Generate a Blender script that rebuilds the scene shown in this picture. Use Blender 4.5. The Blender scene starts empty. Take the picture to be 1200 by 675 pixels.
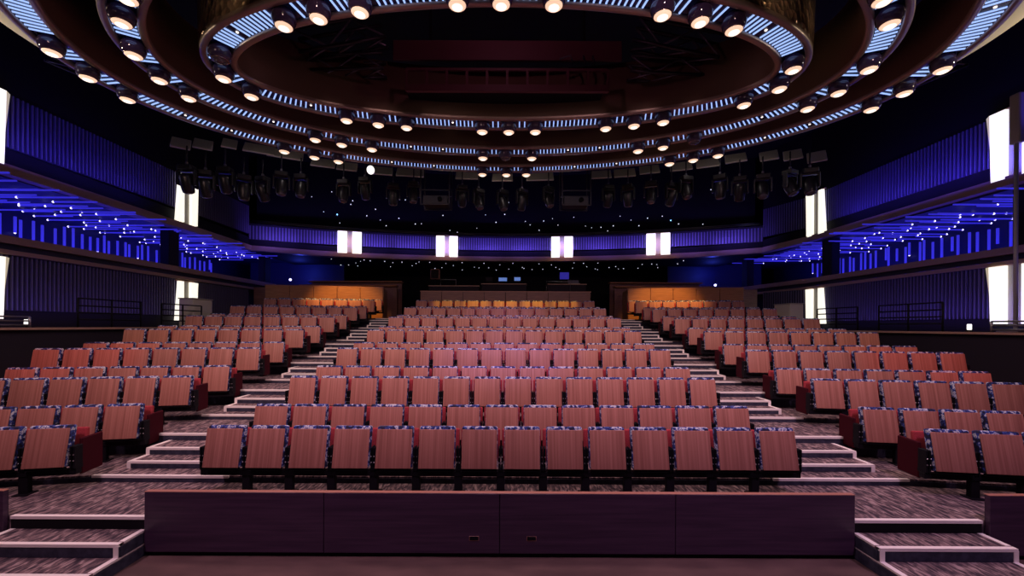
import bpy, bmesh, math, random
from mathutils import Vector, Matrix
random.seed(7)
C = bpy.context.scene.collection
PI = math.pi
R = math.radians

# ------------------------------------------------------------------ camera
CAMX, CAMZ, F, PX, PY = 0.068, 2.51, 475.0, 594.0, 382.0
cd = bpy.data.cameras.new('camera')
cam = bpy.data.objects.new('camera', cd)
C.objects.link(cam)
cam.location = (CAMX, 0, CAMZ)
cam.rotation_euler = (R(90), 0, 0)
cam.rotation_euler.rotate_axis('Z', R(0.28))
cd.sensor_width = 36.0
cd.lens = F / 1200 * 36
cd.shift_x = (600 - PX) / 1200
cd.shift_y = (PY - 337.5) / 1200
cd.clip_start = 0.05
bpy.context.scene.camera = cam

def at_depth(px, py, y):
    return Vector((CAMX + (px - PX) / F * y, y, CAMZ + (PY - py) / F * y))
def at_height(px, py, z):
    y = F * (z - CAMZ) / (PY - py)
    return Vector((CAMX + (px - PX) / F * y, y, z))

# --------------------------------------------------------------- materials
def new_mat(name):
    m = bpy.data.materials.new(name); m.use_nodes = True
    nt = m.node_tree
    return m, nt, nt.nodes['Principled BSDF']
def mat(name, col, rough=0.5, metal=0.0, emit=None, strength=0.0, spec=0.5):
    m, nt, b = new_mat(name)
    b.inputs['Base Color'].default_value = (*col, 1)
    b.inputs['Roughness'].default_value = rough
    b.inputs['Metallic'].default_value = metal
    b.inputs['Specular IOR Level'].default_value = spec
    if emit:
        b.inputs['Emission Color'].default_value = (*emit, 1)
        b.inputs['Emission Strength'].default_value = strength
    return m
def ramp(nt, stops, interp='LINEAR'):
    r = nt.nodes.new('ShaderNodeValToRGB'); cr = r.color_ramp; cr.interpolation = interp
    while len(cr.elements) < len(stops): cr.elements.new(0.5)
    for e, (p, c) in zip(cr.elements, stops):
        e.position = p; e.color = (*c, 1)
    return r
def noise_mat(name, stops, scale=(1, 1, 1), nscale=5.0, detail=4.0, rough=0.6, bump=0.0, metal=0.0,
              interp='LINEAR', rot=(0, 0, 0), rand=False, spec=0.5, bdist=.02, kind='noise', distortion=0.0):
    m, nt, b = new_mat(name)
    tc = nt.nodes.new('ShaderNodeTexCoord'); mp = nt.nodes.new('ShaderNodeMapping')
    mp.inputs['Scale'].default_value = scale
    mp.inputs['Rotation'].default_value = rot
    nt.links.new(tc.outputs['Object'], mp.inputs['Vector'])
    if rand:
        oi = nt.nodes.new('ShaderNodeObjectInfo'); ml = nt.nodes.new('ShaderNodeMath'); ml.operation = 'MULTIPLY'
        ml.inputs[1].default_value = 37.0
        nt.links.new(oi.outputs['Random'], ml.inputs[0])
        nt.links.new(ml.outputs[0], mp.inputs['Location'])
    if kind == 'noise':
        n = nt.nodes.new('ShaderNodeTexNoise'); n.inputs['Detail'].default_value = detail
        n.inputs['Distortion'].default_value = distortion
        out = n.outputs['Fac']
    else:
        n = nt.nodes.new('ShaderNodeTexVoronoi'); out = n.outputs['Distance']
    n.inputs['Scale'].default_value = nscale
    nt.links.new(mp.outputs['Vector'], n.inputs['Vector'])
    rp = ramp(nt, stops, interp)
    nt.links.new(out, rp.inputs['Fac'])
    nt.links.new(rp.outputs['Color'], b.inputs['Base Color'])
    b.inputs['Roughness'].default_value = rough
    b.inputs['Metallic'].default_value = metal
    b.inputs['Specular IOR Level'].default_value = spec
    if bump:
        bp = nt.nodes.new('ShaderNodeBump'); bp.inputs['Strength'].default_value = bump
        bp.inputs['Distance'].default_value = bdist
        nt.links.new(out, bp.inputs['Height']); nt.links.new(bp.outputs['Normal'], b.inputs['Normal'])
    return m

M = {}
M['wood'] = noise_mat('seat_veneer', [(0.3, (.30, .115, .090)), (0.5, (.40, .165, .130)), (0.72, (.50, .22, .175))],
                      scale=(42, .3, .5), nscale=1.0, detail=5, rough=0.5, rand=True, spec=.35)
M['fabric'] = noise_mat('patterned_fabric', [(0.0, (.010, .012, .05)), (0.44, (.02, .04, .22)), (0.50, (.06, .10, .36)),
                        (0.545, (.55, .58, .66)), (0.64, (.05, .08, .30)), (0.70, (.70, .72, .78))],
                        nscale=17.0, detail=2.5, rough=0.85, interp='CONSTANT', rand=True)
M['red'] = noise_mat('red_fabric', [(0.3, (.30, .022, .035)), (0.7, (.42, .04, .055))], nscale=60, rough=.9)
M['maroon'] = mat('maroon_panel', (.055, .005, .012), .8, spec=.1)
M['black'] = mat('black_steel', (.007, .006, .010), .65, spec=.15)
M['bolt'] = mat('bolt_metal', (.55, .5, .55), .3, 1.0)
M['carpet'] = noise_mat('streaked_carpet', [(0.34, (.022, .014, .028)), (0.45, (.075, .050, .066)), (0.54, (.19, .125, .135)), (0.66, (.42, .31, .31))],
                        scale=(11, 3.2, 3), nscale=2.4, detail=8, rough=.95, rot=(0, 0, R(6)), bump=.25, distortion=.6)
M['riser'] = noise_mat('dark_riser', [(0.35, (.018, .02, .045)), (0.7, (.05, .05, .09))], nscale=14, rough=.9)
M['nosing'] = mat('cream_nosing', (.95, .89, .86), .6)
M['barrier'] = noise_mat('dark_veneer', [(0.3, (.036, .017, .046)), (0.7, (.072, .034, .078))], scale=(1.2, 12, 26), nscale=1.2, detail=5, rough=.42)
M['lip'] = mat('warm_lip', (.40, .17, .12), .4)
M['stage'] = noise_mat('stage_floor', [(0.3, (.10, .060, .060)), (0.7, (.165, .10, .094))], scale=(1, 3, 1), nscale=2, detail=6, rough=.42)
M['dark'] = mat('dark_paint', (.006, .005, .009), .8, spec=.2)
M['wall'] = mat('dark_wall', (.016, .012, .022), .75, spec=.25)
M['rib'] = mat('ribbed_metal', (.16, .14, .27), .5, .2)
M['backing'] = mat('rib_backing_shaded', (.022, .018, .055), .6)  # shade between the fins put into this darker colour
M['ledge'] = mat('bronze_ledge', (.36, .22, .17), .5)
M['ringface'] = mat('ring_face', (.19, .115, .082), .55, .2)
M['hammered'] = noise_mat('hammered_bronze', [(0.0, (.13, .08, .06)), (0.5, (.34, .22, .16))], nscale=8, kind='voronoi', rough=.3, metal=.7, bump=1.0, bdist=.08)
M['rim'] = mat('bronze_rim', (.40, .30, .26), .35, .6)
M['band'] = mat('blue_black_band', (.012, .018, .085), .25, spec=.6)
M['skirt'] = mat('cream_skirt', (.60, .52, .38), .6)
M['bar'] = mat('led_bar', (.1, .15, .3), .4, emit=(.36, .52, 1.0), strength=1.15)
M['dot'] = mat('indicator', (.8, .8, .8), .4, emit=(1, .85, .75), strength=1.6)
M['globe'] = mat('smoked_glass', (.050, .032, .080), .06, 0.0, spec=.9)
M['globecap'] = mat('polished_collar', (.5, .38, .34), .2, 1.0)
M['lens'] = mat('warm_lens', (1, .8, .65), .4, emit=(1.0, .64, .44), strength=.95)
M['core'] = mat('bulb_core', (1, .9, .8), .4, emit=(1.0, .84, .68), strength=1.5)
M['lensoff'] = mat('unlit_lens', (.06, .045, .07), .1, spec=.9)
M['strip'] = mat('white_diffuser', (1, 1, 1), .5, emit=(1.0, .95, .79), strength=1.1)
M['stripside'] = mat('cream_diffuser', (.4, .36, .28), .6, emit=(1.0, .85, .56), strength=.42)
M['plate'] = mat('grey_plate', (.45, .42, .36), .5)
M['tube'] = mat('blue_tube', (.02, .02, .3), .4, emit=(.034, .026, .60), strength=.8)
M['uptube'] = mat('blue_upright_tube', (.02, .02, .3), .4, emit=(.040, .032, .70), strength=.8)
M['tip'] = mat('tube_tip', (.5, .5, 1), .4, emit=(.55, .50, 1.0), strength=3.2)
M['star'] = mat('star_point', (1, 1, 1), .4, emit=(.75, .75, .95), strength=1.1)
M['bluestar'] = mat('blue_star_point', (1, 1, 1), .4, emit=(.2, .5, 1.0), strength=2.5)
M['recess'] = mat('recess_blue', (.016, .016, .07), .6)
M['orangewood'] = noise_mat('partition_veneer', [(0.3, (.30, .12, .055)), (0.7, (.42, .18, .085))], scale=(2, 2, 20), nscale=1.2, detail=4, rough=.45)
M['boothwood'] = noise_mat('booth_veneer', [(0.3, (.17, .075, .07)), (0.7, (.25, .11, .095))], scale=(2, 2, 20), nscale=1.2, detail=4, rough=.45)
M['rigblack'] = mat('rig_black', (.014, .013, .021), .35, .2, spec=.6)
M['riggrey'] = mat('rig_grey', (.16, .15, .2), .3, .6)
M['cloud'] = mat('beige_panel', (.66, .60, .52), .7)
M['steel'] = mat('rail_steel', (.32, .30, .33), .35, .8)
M['gantry'] = mat('gantry_paint', (.13, .038, .055), .6)
M['screen'] = mat('blue_screen', (.02, .04, .1), .3, emit=(.15, .35, 1.0), strength=.45)
M['white'] = mat('pale_laminate', (.75, .72, .60), .5)
M['whitelamp'] = mat('white_lamp', (1, 1, 1), .4, emit=(1, .95, .88), strength=1.3)

# ------------------------------------------------------------ mesh builders
class MB:
    def __init__(self): self.v, self.f, self.s = [], [], []
    def add(self, verts, faces, smooth=False, mtx=None):
        b = len(self.v)
        for p in verts:
            p = Vector(p)
            self.v.append(mtx @ p if mtx else p)
        for f in faces:
            self.f.append(tuple(b + i for i in f)); self.s.append(smooth)
        return self
    def box(self, c, s, mtx=None, bev=0.0, seg=1):
        bm = bmesh.new()
        bmesh.ops.create_cube(bm, size=1.0)
        for v in bm.verts: v.co = Vector((v.co.x * s[0] + c[0], v.co.y * s[1] + c[1], v.co.z * s[2] + c[2]))
        if bev: bmesh.ops.bevel(bm, geom=bm.edges[:], offset=bev, segments=seg, affect='EDGES', profile=0.6)
        bm.verts.index_update()
        self.add([v.co.copy() for v in bm.verts], [[v.index for v in f.verts] for f in bm.faces], seg > 1, mtx)
        bm.free(); return self
    def tube(self, pts, r, n=8, closed=False):
        pts = [Vector(p) for p in pts]; rings = []; k = len(pts)
        up0 = None
        for i, p in enumerate(pts):
            if closed: t = pts[(i + 1) % k] - pts[i - 1]
            else: t = (pts[min(i + 1, k - 1)] - pts[max(i - 1, 0)])
            t.normalize()
            ref = Vector((0, 0, 1)) if abs(t.z) < .95 else Vector((1, 0, 0))
            a = t.cross(ref).normalized(); bb = a.cross(t)
            rings.append([p + (a * math.cos(2 * PI * j / n) + bb * math.sin(2 * PI * j / n)) * r for j in range(n)])
        vs = [q for rg in rings for q in rg]; fs = []
        for i in range(k if closed else k - 1):
            i2 = (i + 1) % k
            for j in range(n):
                j2 = (j + 1) % n
                fs.append((i * n + j, i * n + j2, i2 * n + j2, i2 * n + j))
        if not closed:
            fs.append(tuple(range(n - 1, -1, -1))); fs.append(tuple((k - 1) * n + j for j in range(n)))
        return self.add(vs, fs, True)
    def lathe(self, prof, n=20, mtx=None, smooth=True):   # prof: (r,z) list
        vs, fs = [], []
        for r, z in prof:
            for j in range(n): vs.append((r * math.cos(2 * PI * j / n), r * math.sin(2 * PI * j / n), z))
        for i in range(len(prof) - 1):
            for j in range(n):
                j2 = (j + 1) % n
                fs.append((i * n + j, i * n + j2, (i + 1) * n + j2, (i + 1) * n + j))
        if prof[0][0] > 1e-5: fs.append(tuple(range(n - 1, -1, -1)))
        if prof[-1][0] > 1e-5: fs.append(tuple((len(prof) - 1) * n + j for j in range(n)))
        return self.add(vs, fs, smooth, mtx)
    def prism(self, poly, z0, z1):                        # poly: (x,y) list
        n = len(poly)
        vs = [(x, y, z0) for x, y in poly] + [(x, y, z1) for x, y in poly]
        fs = [tuple(range(n - 1, -1, -1)), tuple(range(n, 2 * n))]
        for i in range(n):
            j = (i + 1) % n
            fs.append((i, j, n + j, n + i))
        return self.add(vs, fs)
    def sweep(self, path, normals, prof, closed=True, smooth=False):   # path of (x,y), prof of (offset,z), open profile
        k, n = len(path), len(prof); vs, fs = [], []
        for (x, y), (nx, ny) in zip(path, normals):
            for o, z in prof: vs.append((x + nx * o, y + ny * o, z))
        for i in range(k if closed else k - 1):
            i2 = (i + 1) % k
            for j in range(n - 1):
                fs.append((i * n + j, i2 * n + j, i2 * n + j + 1, i * n + j + 1))
        return self.add(vs, fs, smooth)
    def mesh(self, name, m):
        me = bpy.data.meshes.new(name)
        me.from_pydata([tuple(v) for v in self.v], [], self.f)
        me.polygons.foreach_set('use_smooth', self.s)
        me.materials.append(m); me.update()
        bm = bmesh.new(); bm.from_mesh(me); bmesh.ops.recalc_face_normals(bm, faces=bm.faces[:]); bm.to_mesh(me); bm.free()
        return me
    def build(self, name, m, parent=None):
        return link(name, self.mesh(name, m), parent)

def link(name, me, parent=None):
    o = bpy.data.objects.new(name, me); C.objects.link(o)
    if parent: o.parent = parent
    return o
def tag(o, label, cat, group=None):
    o['label'] = label; o['category'] = cat
    if group: o['group'] = group
    return o
def thing(name, label, cat, loc=(0, 0, 0), rz=0.0, group=None):
    o = bpy.data.objects.new(name, None); C.objects.link(o)
    o.location = loc; o.rotation_euler = (0, 0, rz); o.empty_display_size = .1
    return tag(o, label, cat, group)
def struct(o, label=None):
    o['kind'] = 'structure'
    if label: o['label'] = label; o['category'] = 'structure'
    return o
def copy_tree(o, parent=None):
    c = o.copy(); C.objects.link(c)
    if parent: c.parent = parent
    for ch in o.children: copy_tree(ch, c)
    return c

UNITS = ['', 'first', 'second', 'third', 'fourth', 'fifth', 'sixth', 'seventh', 'eighth', 'ninth', 'tenth', 'eleventh', 'twelfth',
         'thirteenth', 'fourteenth', 'fifteenth', 'sixteenth', 'seventeenth', 'eighteenth', 'nineteenth', 'twentieth']
def ordn(n):
    if n <= 20: return UNITS[n]
    tens = {2: 'twenty', 3: 'thirty', 4: 'forty'}[n // 10]
    return {2: 'twentieth', 3: 'thirtieth', 4: 'fortieth'}[n // 10] if n % 10 == 0 else tens + '-' + UNITS[n % 10]

# ------------------------------------------------------------- hall numbers
ROWS = 14
def row_y(n): return 5.03 + .966 * (n - 1)
def row_z(n):
    k = (n - 1) // 2
    return .41 + .385 * k + (.085 if n % 2 == 0 else 0.0)
def edge_y(n):                       # front edge of the platform that carries row n (from row 2 on)
    k = (n - 1) // 2
    return 5.40 + 1.932 * (n // 2 - 1) if n % 2 == 0 else 5.40 + 1.932 * (k - 1) + .97
AL, AR = -5.32, 5.31                 # aisle edges of the side blocks
CW = 3.74                            # half width of the centre block
ANG_L, ANG_R = R(10.7), R(8.3)
WL, WR = -11.75, 12.5
BACK = 18.6

# ---------------------------------------------------------------- the shell
MB().box((0, 2.0, -.05), (30, 6.0, .1)).build('floor', M['stage'])
struct(bpy.data.objects['floor'])
MB().box((0, 12, 10.6), (34, 30, .2)).build('ceiling', M['dark'])
struct(bpy.data.objects['ceiling'])
MB().box((0, 25.5, 5), (34, .3, 11.4)).build('wall_back', M['dark']); struct(bpy.data.objects['wall_back'])
MB().box((-16.2, 12, 5), (.3, 30, 11.4)).build('wall_left', M['dark']); struct(bpy.data.objects['wall_left'])
MB().box((16.9, 12, 5), (.3, 30, 11.4)).build('wall_right', M['dark']); struct(bpy.data.objects['wall_right'])

# tiers: carpeted platforms for the rows, one structure per tier, with side wings that follow the angled rows
def wing(y, side):
    if side < 0: return (-10.3, y - (10.3 + AL) * math.tan(ANG_L)), (AL - .1, y)
    return (AR + .1, y), (10.6, y - (10.6 - AR) * math.tan(ANG_R))
def tier_poly(y0, y1):
    a, b = wing(y0, -1); c, d = wing(y0, 1); e, f = wing(y1, -1); g, h = wing(y1, 1)
    return [a, b, c, d, h, g, f, e]
def edge_line(y):
    a, b = wing(y, -1); c, d = wing(y, 1)
    return [a, b, c, d]
P0 = 4.43
b = MB().prism([(-10.3, P0), (10.6, P0), (10.6, 5.40), (-10.3, 5.40)], .0, row_z(1))
fp = b.build('platform', M['carpet']); struct(fp)
def nosing_bar(mb, x0, x1, y, z, d=.048, h=.032):
    mb.box(((x0 + x1) / 2, y + d / 2 - .006, z - h / 2 + .004), (abs(x1 - x0), d, h))
for n in range(2, ROWS + 1):
    y0 = edge_y(n); y1 = edge_y(n + 1) if n < ROWS else BACK
    zt = row_z(n); zb = max(0, row_z(n - 1) - .25)
    # under the angled wings the tier in front must reach the next edge, so each tier runs on under the next
    p = MB().prism(tier_poly(y0, y1 + (.8 if n < ROWS else 0)), zb, zt).build('platform', M['carpet']); struct(p)
    ln = edge_line(y0); mb = MB()
    for (xa, ya), (xb, yb) in zip(ln[:-1], ln[1:]):
        mb.add([(xa, ya - .012, zb + .02), (xb, yb - .012, zb + .02), (xb, yb - .012, zt - .02), (xa, ya - .012, zt - .02),
                (xa, ya + .02, zb + .02), (xb, yb + .02, zb + .02), (xb, yb + .02, zt - .02), (xa, ya + .02, zt - .02)],
               [(0, 1, 2, 3), (4, 7, 6, 5), (0, 4, 5, 1), (3, 2, 6, 7), (0, 3, 7, 4), (1, 5, 6, 2)])
    mb.build('riser_face', M['riser'], p)
    ns = MB()
    nosing_bar(ns, AL - .12, -3.62, y0 - .012, zt); nosing_bar(ns, 3.62, AR + .12, y0 - .012, zt)
    ns.build('nosing', M['nosing'], p)
# rear landing
b = MB().box((0, (BACK + 25.3) / 2, row_z(14) / 2), (26, 25.3 - BACK, row_z(14)))
struct(b.build('platform', M['carpet']))

# aisle steps between the double tiers
def aisle_step(x0, x1, y0, y1, zb, zt, open_side, name='aisle_step'):
    s = MB().box(((x0 + x1) / 2, (y0 + y1) / 2, (zb + zt) / 2), (x1 - x0, y1 - y0, zt - zb)).build(name, M['carpet']); struct(s)
    MB().box(((x0 + x1) / 2, y0 - .004, (zb + zt) / 2 - .012), (x1 - x0 + .01, .016, zt - zb - .03)).build('riser_face', M['riser'], s)
    mb = MB(); nosing_bar(mb, x0, x1, y0 - .010, zt)
    for sd in open_side: MB().box(((x0 if sd < 0 else x1) + sd * .004, (y0 + y1) / 2, (zb + zt) / 2 - .014), (.012, y1 - y0 - .01, zt - zb - .03)).build('side_face', M['riser'], s)
    for sd in open_side:
        x = x0 if sd < 0 else x1
        mb.box((x - sd * .024, (y0 + y1) / 2 + .024, zt - .007), (.055, y1 - y0 - .046, .022))
        mb.box((x - sd * .022, y0 - .006, (zb + zt) / 2 - .008), (.05, .024, zt - zb - .016))
    mb.build('nosing', M['nosing'], s)
    return s
for n in range(3, ROWS, 2):
    e = edge_y(n - 1); o = edge_y(n); zb = row_z(n - 1); rise = (row_z(n) - zb) / 3
    for j, off in ((1, .27), (2, .57)):
        for sd in (-1, 1):
            xo = (AL + .10) if sd < 0 else (AR - .10)
            xi = -3.72 if sd < 0 else 3.72
            aisle_step(min(xo, xi), max(xo, xi), e + off, o + .01, zb, zb + rise * j - .001 * j, (sd,))
# entry stairs beside the barrier
zp = row_z(1)
for sd in (-1, 1):
    xa, xb = (-5.33, -3.86) if sd < 0 else (3.86, 5.26)
    for j, (y0, zt) in enumerate(((4.12, .272), (3.81, .136))):
        aisle_step(xa, xb, y0, P0, 0.0 if j else .136, zt, (-1, 1), 'entry_step')
    ns = MB(); nosing_bar(ns, xa, xb, P0 - .012, zp); ns.build('nosing', M['nosing'], fp)
    MB().box(((xa + xb) / 2, P0 - .003, .33), (xb - xa, .014, .11)).build('riser_face', M['dark'], fp)

# front barrier: four dark veneer panels with a warm top lip
def barrier(name, x0, x1, seams, label, slots=()):
    t = thing(name, label, 'barrier', ((x0 + x1) / 2, 4.40, 0)); cx = (x0 + x1) / 2
    xs = [x0] + list(seams) + [x1]
    for a, c in zip(xs[:-1], xs[1:]):
        pn = MB().box(((a + c) / 2 - cx, 0, .375), (c - a - .008, .05, .645), bev=.003).build('panel', M['barrier'], t)
        for s in slots:
            if a < s < c:
                MB().box((s - cx, -.0255, .215), (.105, .006, .05), bev=.002).build('slot_frame', M['lip'], pn)
                MB().box((s - cx, -.0285, .218), (.095, .004, .042)).build('slot', M['dark'], pn)
    MB().box((0, .028, .355), (x1 - x0 - .02, .006, .68)).build('seam_light_stop', M['dark'], t)  # unseen board added to stop light leaking through the panel seams
    MB().box((0, .005, .701), (x1 - x0, .058, .007), bev=.002).build('top_lip', M['lip'], t)
    MB().box((0, .02, .025), (x1 - x0 - .02, .03, .05)).build('plinth', M['dark'], t)
    return t
barrier('front_barrier', -3.84, 3.84, (-1.90, 0.0, 1.90), 'long dark wood panelled barrier in front of the centre seats', (-.275, .345))
barrier('side_barrier', -7.9, -5.36, (), 'dark wood barrier end beyond the left entry stairs')
barrier('side_barrier', 5.29, 7.9, (), 'dark wood barrier end beyond the right entry stairs')

# ------------------------------------------------------------------- seats
TILT = Matrix.Rotation(R(-11), 4, 'X')
def seat_meshes(p, w):
    T = Matrix.Translation((0, 0, .57)) @ TILT
    d = {}
    d['seat_panel'] = MB().box((0, -.009, 0), (w, .018, .47), T, bev=.006, seg=2).mesh('seat_panel', M['wood'])
    d['cushion'] = MB().box((0, .052, .019), (w + .012, .10, .512), T, bev=.032, seg=3).mesh('cushion', M['fabric'])
    d['backrest'] = MB().box((0, .20, .575), (p - .022, .06, .41), Matrix.Rotation(R(-5), 4, 'X'), bev=.02, seg=2).mesh('backrest', M['red'])
    d['seat_edge'] = MB().box((0, -.02, .318), (w - .02, .05, .022), bev=.005).box((0, .03, .30), (.2, .06, .03)).mesh('seat_edge', M['black'])
    mb = MB()
    for s in (-.018, .018):
        mb.box((s, .06, .44), (.022, .13, .28), bev=.006)
    mb.box((0, .07, .31), (.06, .12, .05), bev=.005)
    d['hinge_bracket'] = mb.mesh('hinge_bracket', M['black'])
    mb = MB()
    for s in (-.018, .018):
        for z in (.40, .475):
            mb.lathe([(.0085, 0), (.0085, .006), (.004, .010), (0, .010)], 8, Matrix.Translation((s, -.005, z)) @ Matrix.Rotation(R(90), 4, 'X'))
    d['bolt'] = mb.mesh('bolt', M['bolt'])
    return d
SM = {.53: seat_meshes(.53, .437), .5708: seat_meshes(.5708, .478)}
ENDP = MB().box((0, .30, .42), (.035, .34, .46), bev=.01).mesh('end_panel', M['maroon'])
def make_seat(name, p):
    t = bpy.data.objects.new(name, None); C.objects.link(t); t.empty_display_size = .1
    sm = SM[p]
    pn = link('seat_panel', sm['seat_panel'], t)
    cu = link('cushion', sm['cushion'], t)
    cu['label'] = 'cushion in blue and white patterned fabric'
    br = link('backrest', sm['backrest'], t)
    link('seat_edge', sm['seat_edge'], t)
    hb = link('hinge_bracket', sm['hinge_bracket'], t); hb.location.x = p / 2
    link('bolt', sm['bolt'], hb)
    return t
protos = {}
chairs_built = 0
far_seats = []
def place_seat(x, y, z, rz, p, label, group, end=0):
    global chairs_built
    key = p
    if key not in protos:
        t = protos[key] = make_seat('theatre_seat', p)
    else:
        t = copy_tree(protos[key])
        for c in list(t.children):
            if c.name.startswith('end_panel') or c.get('extra'):
                bpy.data.objects.remove(c)
    t.location = (x, y, z); t.rotation_euler = (0, 0, rz)
    tag(t, label, 'seat', group)
    chairs_built += 1
    return t
def add_end(t, p, s):
    e = link('end_panel', ENDP, t); e.location.x = s * (p / 2 - .005); e['label'] = 'maroon end panel'
    if s < 0:
        hb = link('hinge_bracket', SM[p]['hinge_bracket'], t); hb.location.x = -p / 2
        link('bolt', SM[p]['bolt'], hb)

def beam(x, y, z, rz, length, posts, label):
    t = thing('seat_beam', label, 'beam', (x, y, z), rz, 'steel beams under the seat rows')
    MB().box((0, .06, .255), (length + .06, .09, .065), bev=.006).build('rail', M['black'], t)
    post = None
    for px_ in posts:
        if post is None:
            post = MB().box((0, .06, .12), (.10, .07, .22), bev=.006).box((0, .06, .008), (.16, .16, .014), bev=.003).mesh('post', M['black'])
        o = link('post', post, t); o.location.x = px_
    return t

ends = []
for n in range(1, ROWS):
    k, p = (14, .53) if n % 2 else (13, .5708)
    y, z = row_y(n), row_z(n)
    for i in range(k):
        x = (i - (k - 1) / 2) * p
        if n <= 11:
            if i < k / 2: pos = ordn(i + 1) + ' from the left aisle'
            else: pos = ordn(k - i) + ' from the right aisle'
            t = place_seat(x, y, z, 0, p, f'wooden tipped-up theatre seat, {pos}, {ordn(n)} row of centre block', 'tipped-up theatre seats')
            if i in (0, k - 1): ends.append((t, p, -1 if i == 0 else 1))
        else: far_seats.append((x, y, z, 0, p))
    beam(0, y, z, 0, k * p, [(j - k / 2) * p for j in range(1, k)], f'black steel beam under the {ordn(n)} row of centre block seats')
for sd, blk in ((-1, 'left'), (1, 'right')):
    a = ANG_L if sd < 0 else ANG_R
    x0 = AL if sd < 0 else AR
    rz = a if sd < 0 else -a
    for n in range(1, ROWS + 1):
        y0, z = row_y(n), row_z(n)
        vis = {1: 3, 2: 4, 3: 6, 4: 7}.get(n, 8)
        for i in range(vis):
            s = (i + .5) * .53
            x, y = x0 + sd * s * math.cos(a), y0 - s * math.sin(a)
            if n <= 10:
                t = place_seat(x, y, z, rz, .53, f'wooden tipped-up theatre seat, {ordn(i + 1)} from the aisle, {ordn(n)} row of {blk} block', 'tipped-up theatre seats')
                if i == 0: ends.append((t, .53, -sd))
            else: far_seats.append((x, y, z, rz, .53))
        s = vis * .53 / 2
        beam(x0 + sd * s * math.cos(a), y0 - s * math.sin(a), z, rz, vis * .53, [(j - vis / 2) * .53 for j in range(1, vis)],
             f'black steel beam under the {ordn(n)} row of {blk} block seats')
for t, p, s in ends: add_end(t, p, s)
# the farthest seats: one mass
names = ['seat_panel', 'cushion', 'backrest', 'seat_edge', 'hinge_bracket']
verts, faces, mi, sm_ = [], [], [], []
for (x, y, z, rz, p) in far_seats:
    mt = Matrix.Translation((x, y, z)) @ Matrix.Rotation(rz, 4, 'Z')
    for k, nm in enumerate(names):
        me = SM[p][nm]; b0 = len(verts)
        off = Matrix.Translation((p / 2, 0, 0)) if nm == 'hinge_bracket' else Matrix.Identity(4)
        verts += [tuple(mt @ off @ v.co) for v in me.vertices]
        for q in me.polygons:
            faces.append(tuple(b0 + i for i in q.vertices)); mi.append(k); sm_.append(q.use_smooth)
me = bpy.data.meshes.new('rear_theatre_seats'); me.from_pydata(verts, [], faces)
for nm in names: me.materials.append(SM[.53][nm].materials[0])
me.polygons.foreach_set('material_index', mi); me.polygons.foreach_set('use_smooth', sm_); me.update()
o = link('rear_theatre_seats', me)
o['kind'] = 'stuff'; tag(o, 'mass of tipped-up wooden seats filling the rearmost rows under warm light', 'seats')

# ------------------------------------------------------------ ceiling rings
HZ, RCX, RCY = 7.0, .03, 7.25
def ellipse(a, b, k):
    N = 2400; pts = [(RCX + a * math.cos(2 * PI * i / N), RCY + b * math.sin(2 * PI * i / N)) for i in range(N + 1)]
    L = [0]
    for i in range(N): L.append(L[-1] + math.dist(pts[i], pts[i + 1]))
    out, nrm, j = [], [], 0
    for q in range(k):
        s = L[-1] * q / k
        while L[j + 1] < s: j += 1
        u = (s - L[j]) / (L[j + 1] - L[j])
        x = pts[j][0] + (pts[j + 1][0] - pts[j][0]) * u; y = pts[j][1] + (pts[j + 1][1] - pts[j][1]) * u
        out.append((x, y))
        nx, ny = (x - RCX) / a**2, (y - RCY) / b**2; l = math.hypot(nx, ny); nrm.append((nx / l, ny / l))
    return out, nrm, L[-1]
lamp_spots = []
LAMPS = {
 1: [('near left', [(324, 18), (365, 12), (408, 6)]), ('left end', [(250, 59), (263, 85), (297, 108)]), ('far left', [(411, 134), (445, 139), (478, 144)]),
     ('far centre', [(562, 149), (594, 150), (626, 150)]), ('far right', [(709, 146), (742, 142), (776, 138)]), ('right end', [(888, 115), (917, 95), (931, 72)]),
     ('near right', [(853, 28), (815, 16), (772, 10)]), ('near centre', [(540, 2), (590, 0), (642, 0)])],
 2: [('left end', [(155, 60), (187, 87), (223, 112)]), ('far left', [(366, 157), (402, 162), (433, 167)]), ('far centre', [(564, 178), (592, 179), (621, 179)]),
     ('far right', [(747, 172), (779, 168), (813, 163)]), ('right end', [(957, 122), (991, 99), (1021, 72)])],
 3: [('left end', [(68, 59), (108, 87), (147, 110)]), ('far left', [(334, 174), (367, 181), (397, 185)]), ('far centre', [(565, 199), (592, 200), (618, 199)]),
     ('far right', [(783, 192), (813, 187), (845, 183)]), ('right end', [(1028, 123), (1066, 100), (1104, 73)])]}
OFF = {(1, 'left end', 0), (2, 'far centre', 1), (2, 'far right', 2)}
RNAME = {1: 'inner', 2: 'middle', 3: 'outer'}
AB = {1: (4.98, 1.80), 2: (6.15, 3.23), 3: (7.36, 4.36)}
GR = .168
GLOBE = MB().lathe([(GR * math.sin(t), GR * math.cos(t)) for t in [R(a) for a in (22, 40, 55, 70, 85, 100, 118, 134)]], 28).mesh('glass_globe', M['globe'])
COLL = MB().lathe([(.05, .17), (.085, .17), (.085, .13), (.06, .125), (.05, .13)], 20).mesh('collar', M['globecap'])
RIMG = MB().lathe([(GR * math.sin(R(134)) + .000, GR * math.cos(R(134)) + .004), (GR * math.sin(R(134)) + .006, GR * math.cos(R(134))),
                   (GR * math.sin(R(134)) + .002, GR * math.cos(R(134)) - .006), (GR * math.sin(R(134)) - .006, GR * math.cos(R(134)) - .004)], 28).mesh('lens_rim', M['globecap'])
lp = [(GR * math.sin(R(a)), GR * math.cos(R(a))) for a in (134, 140, 146, 154)]
lc_ = [(GR * math.sin(R(a)), GR * math.cos(R(a))) for a in (154, 162, 170, 176)] + [(0, -GR)]
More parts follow.
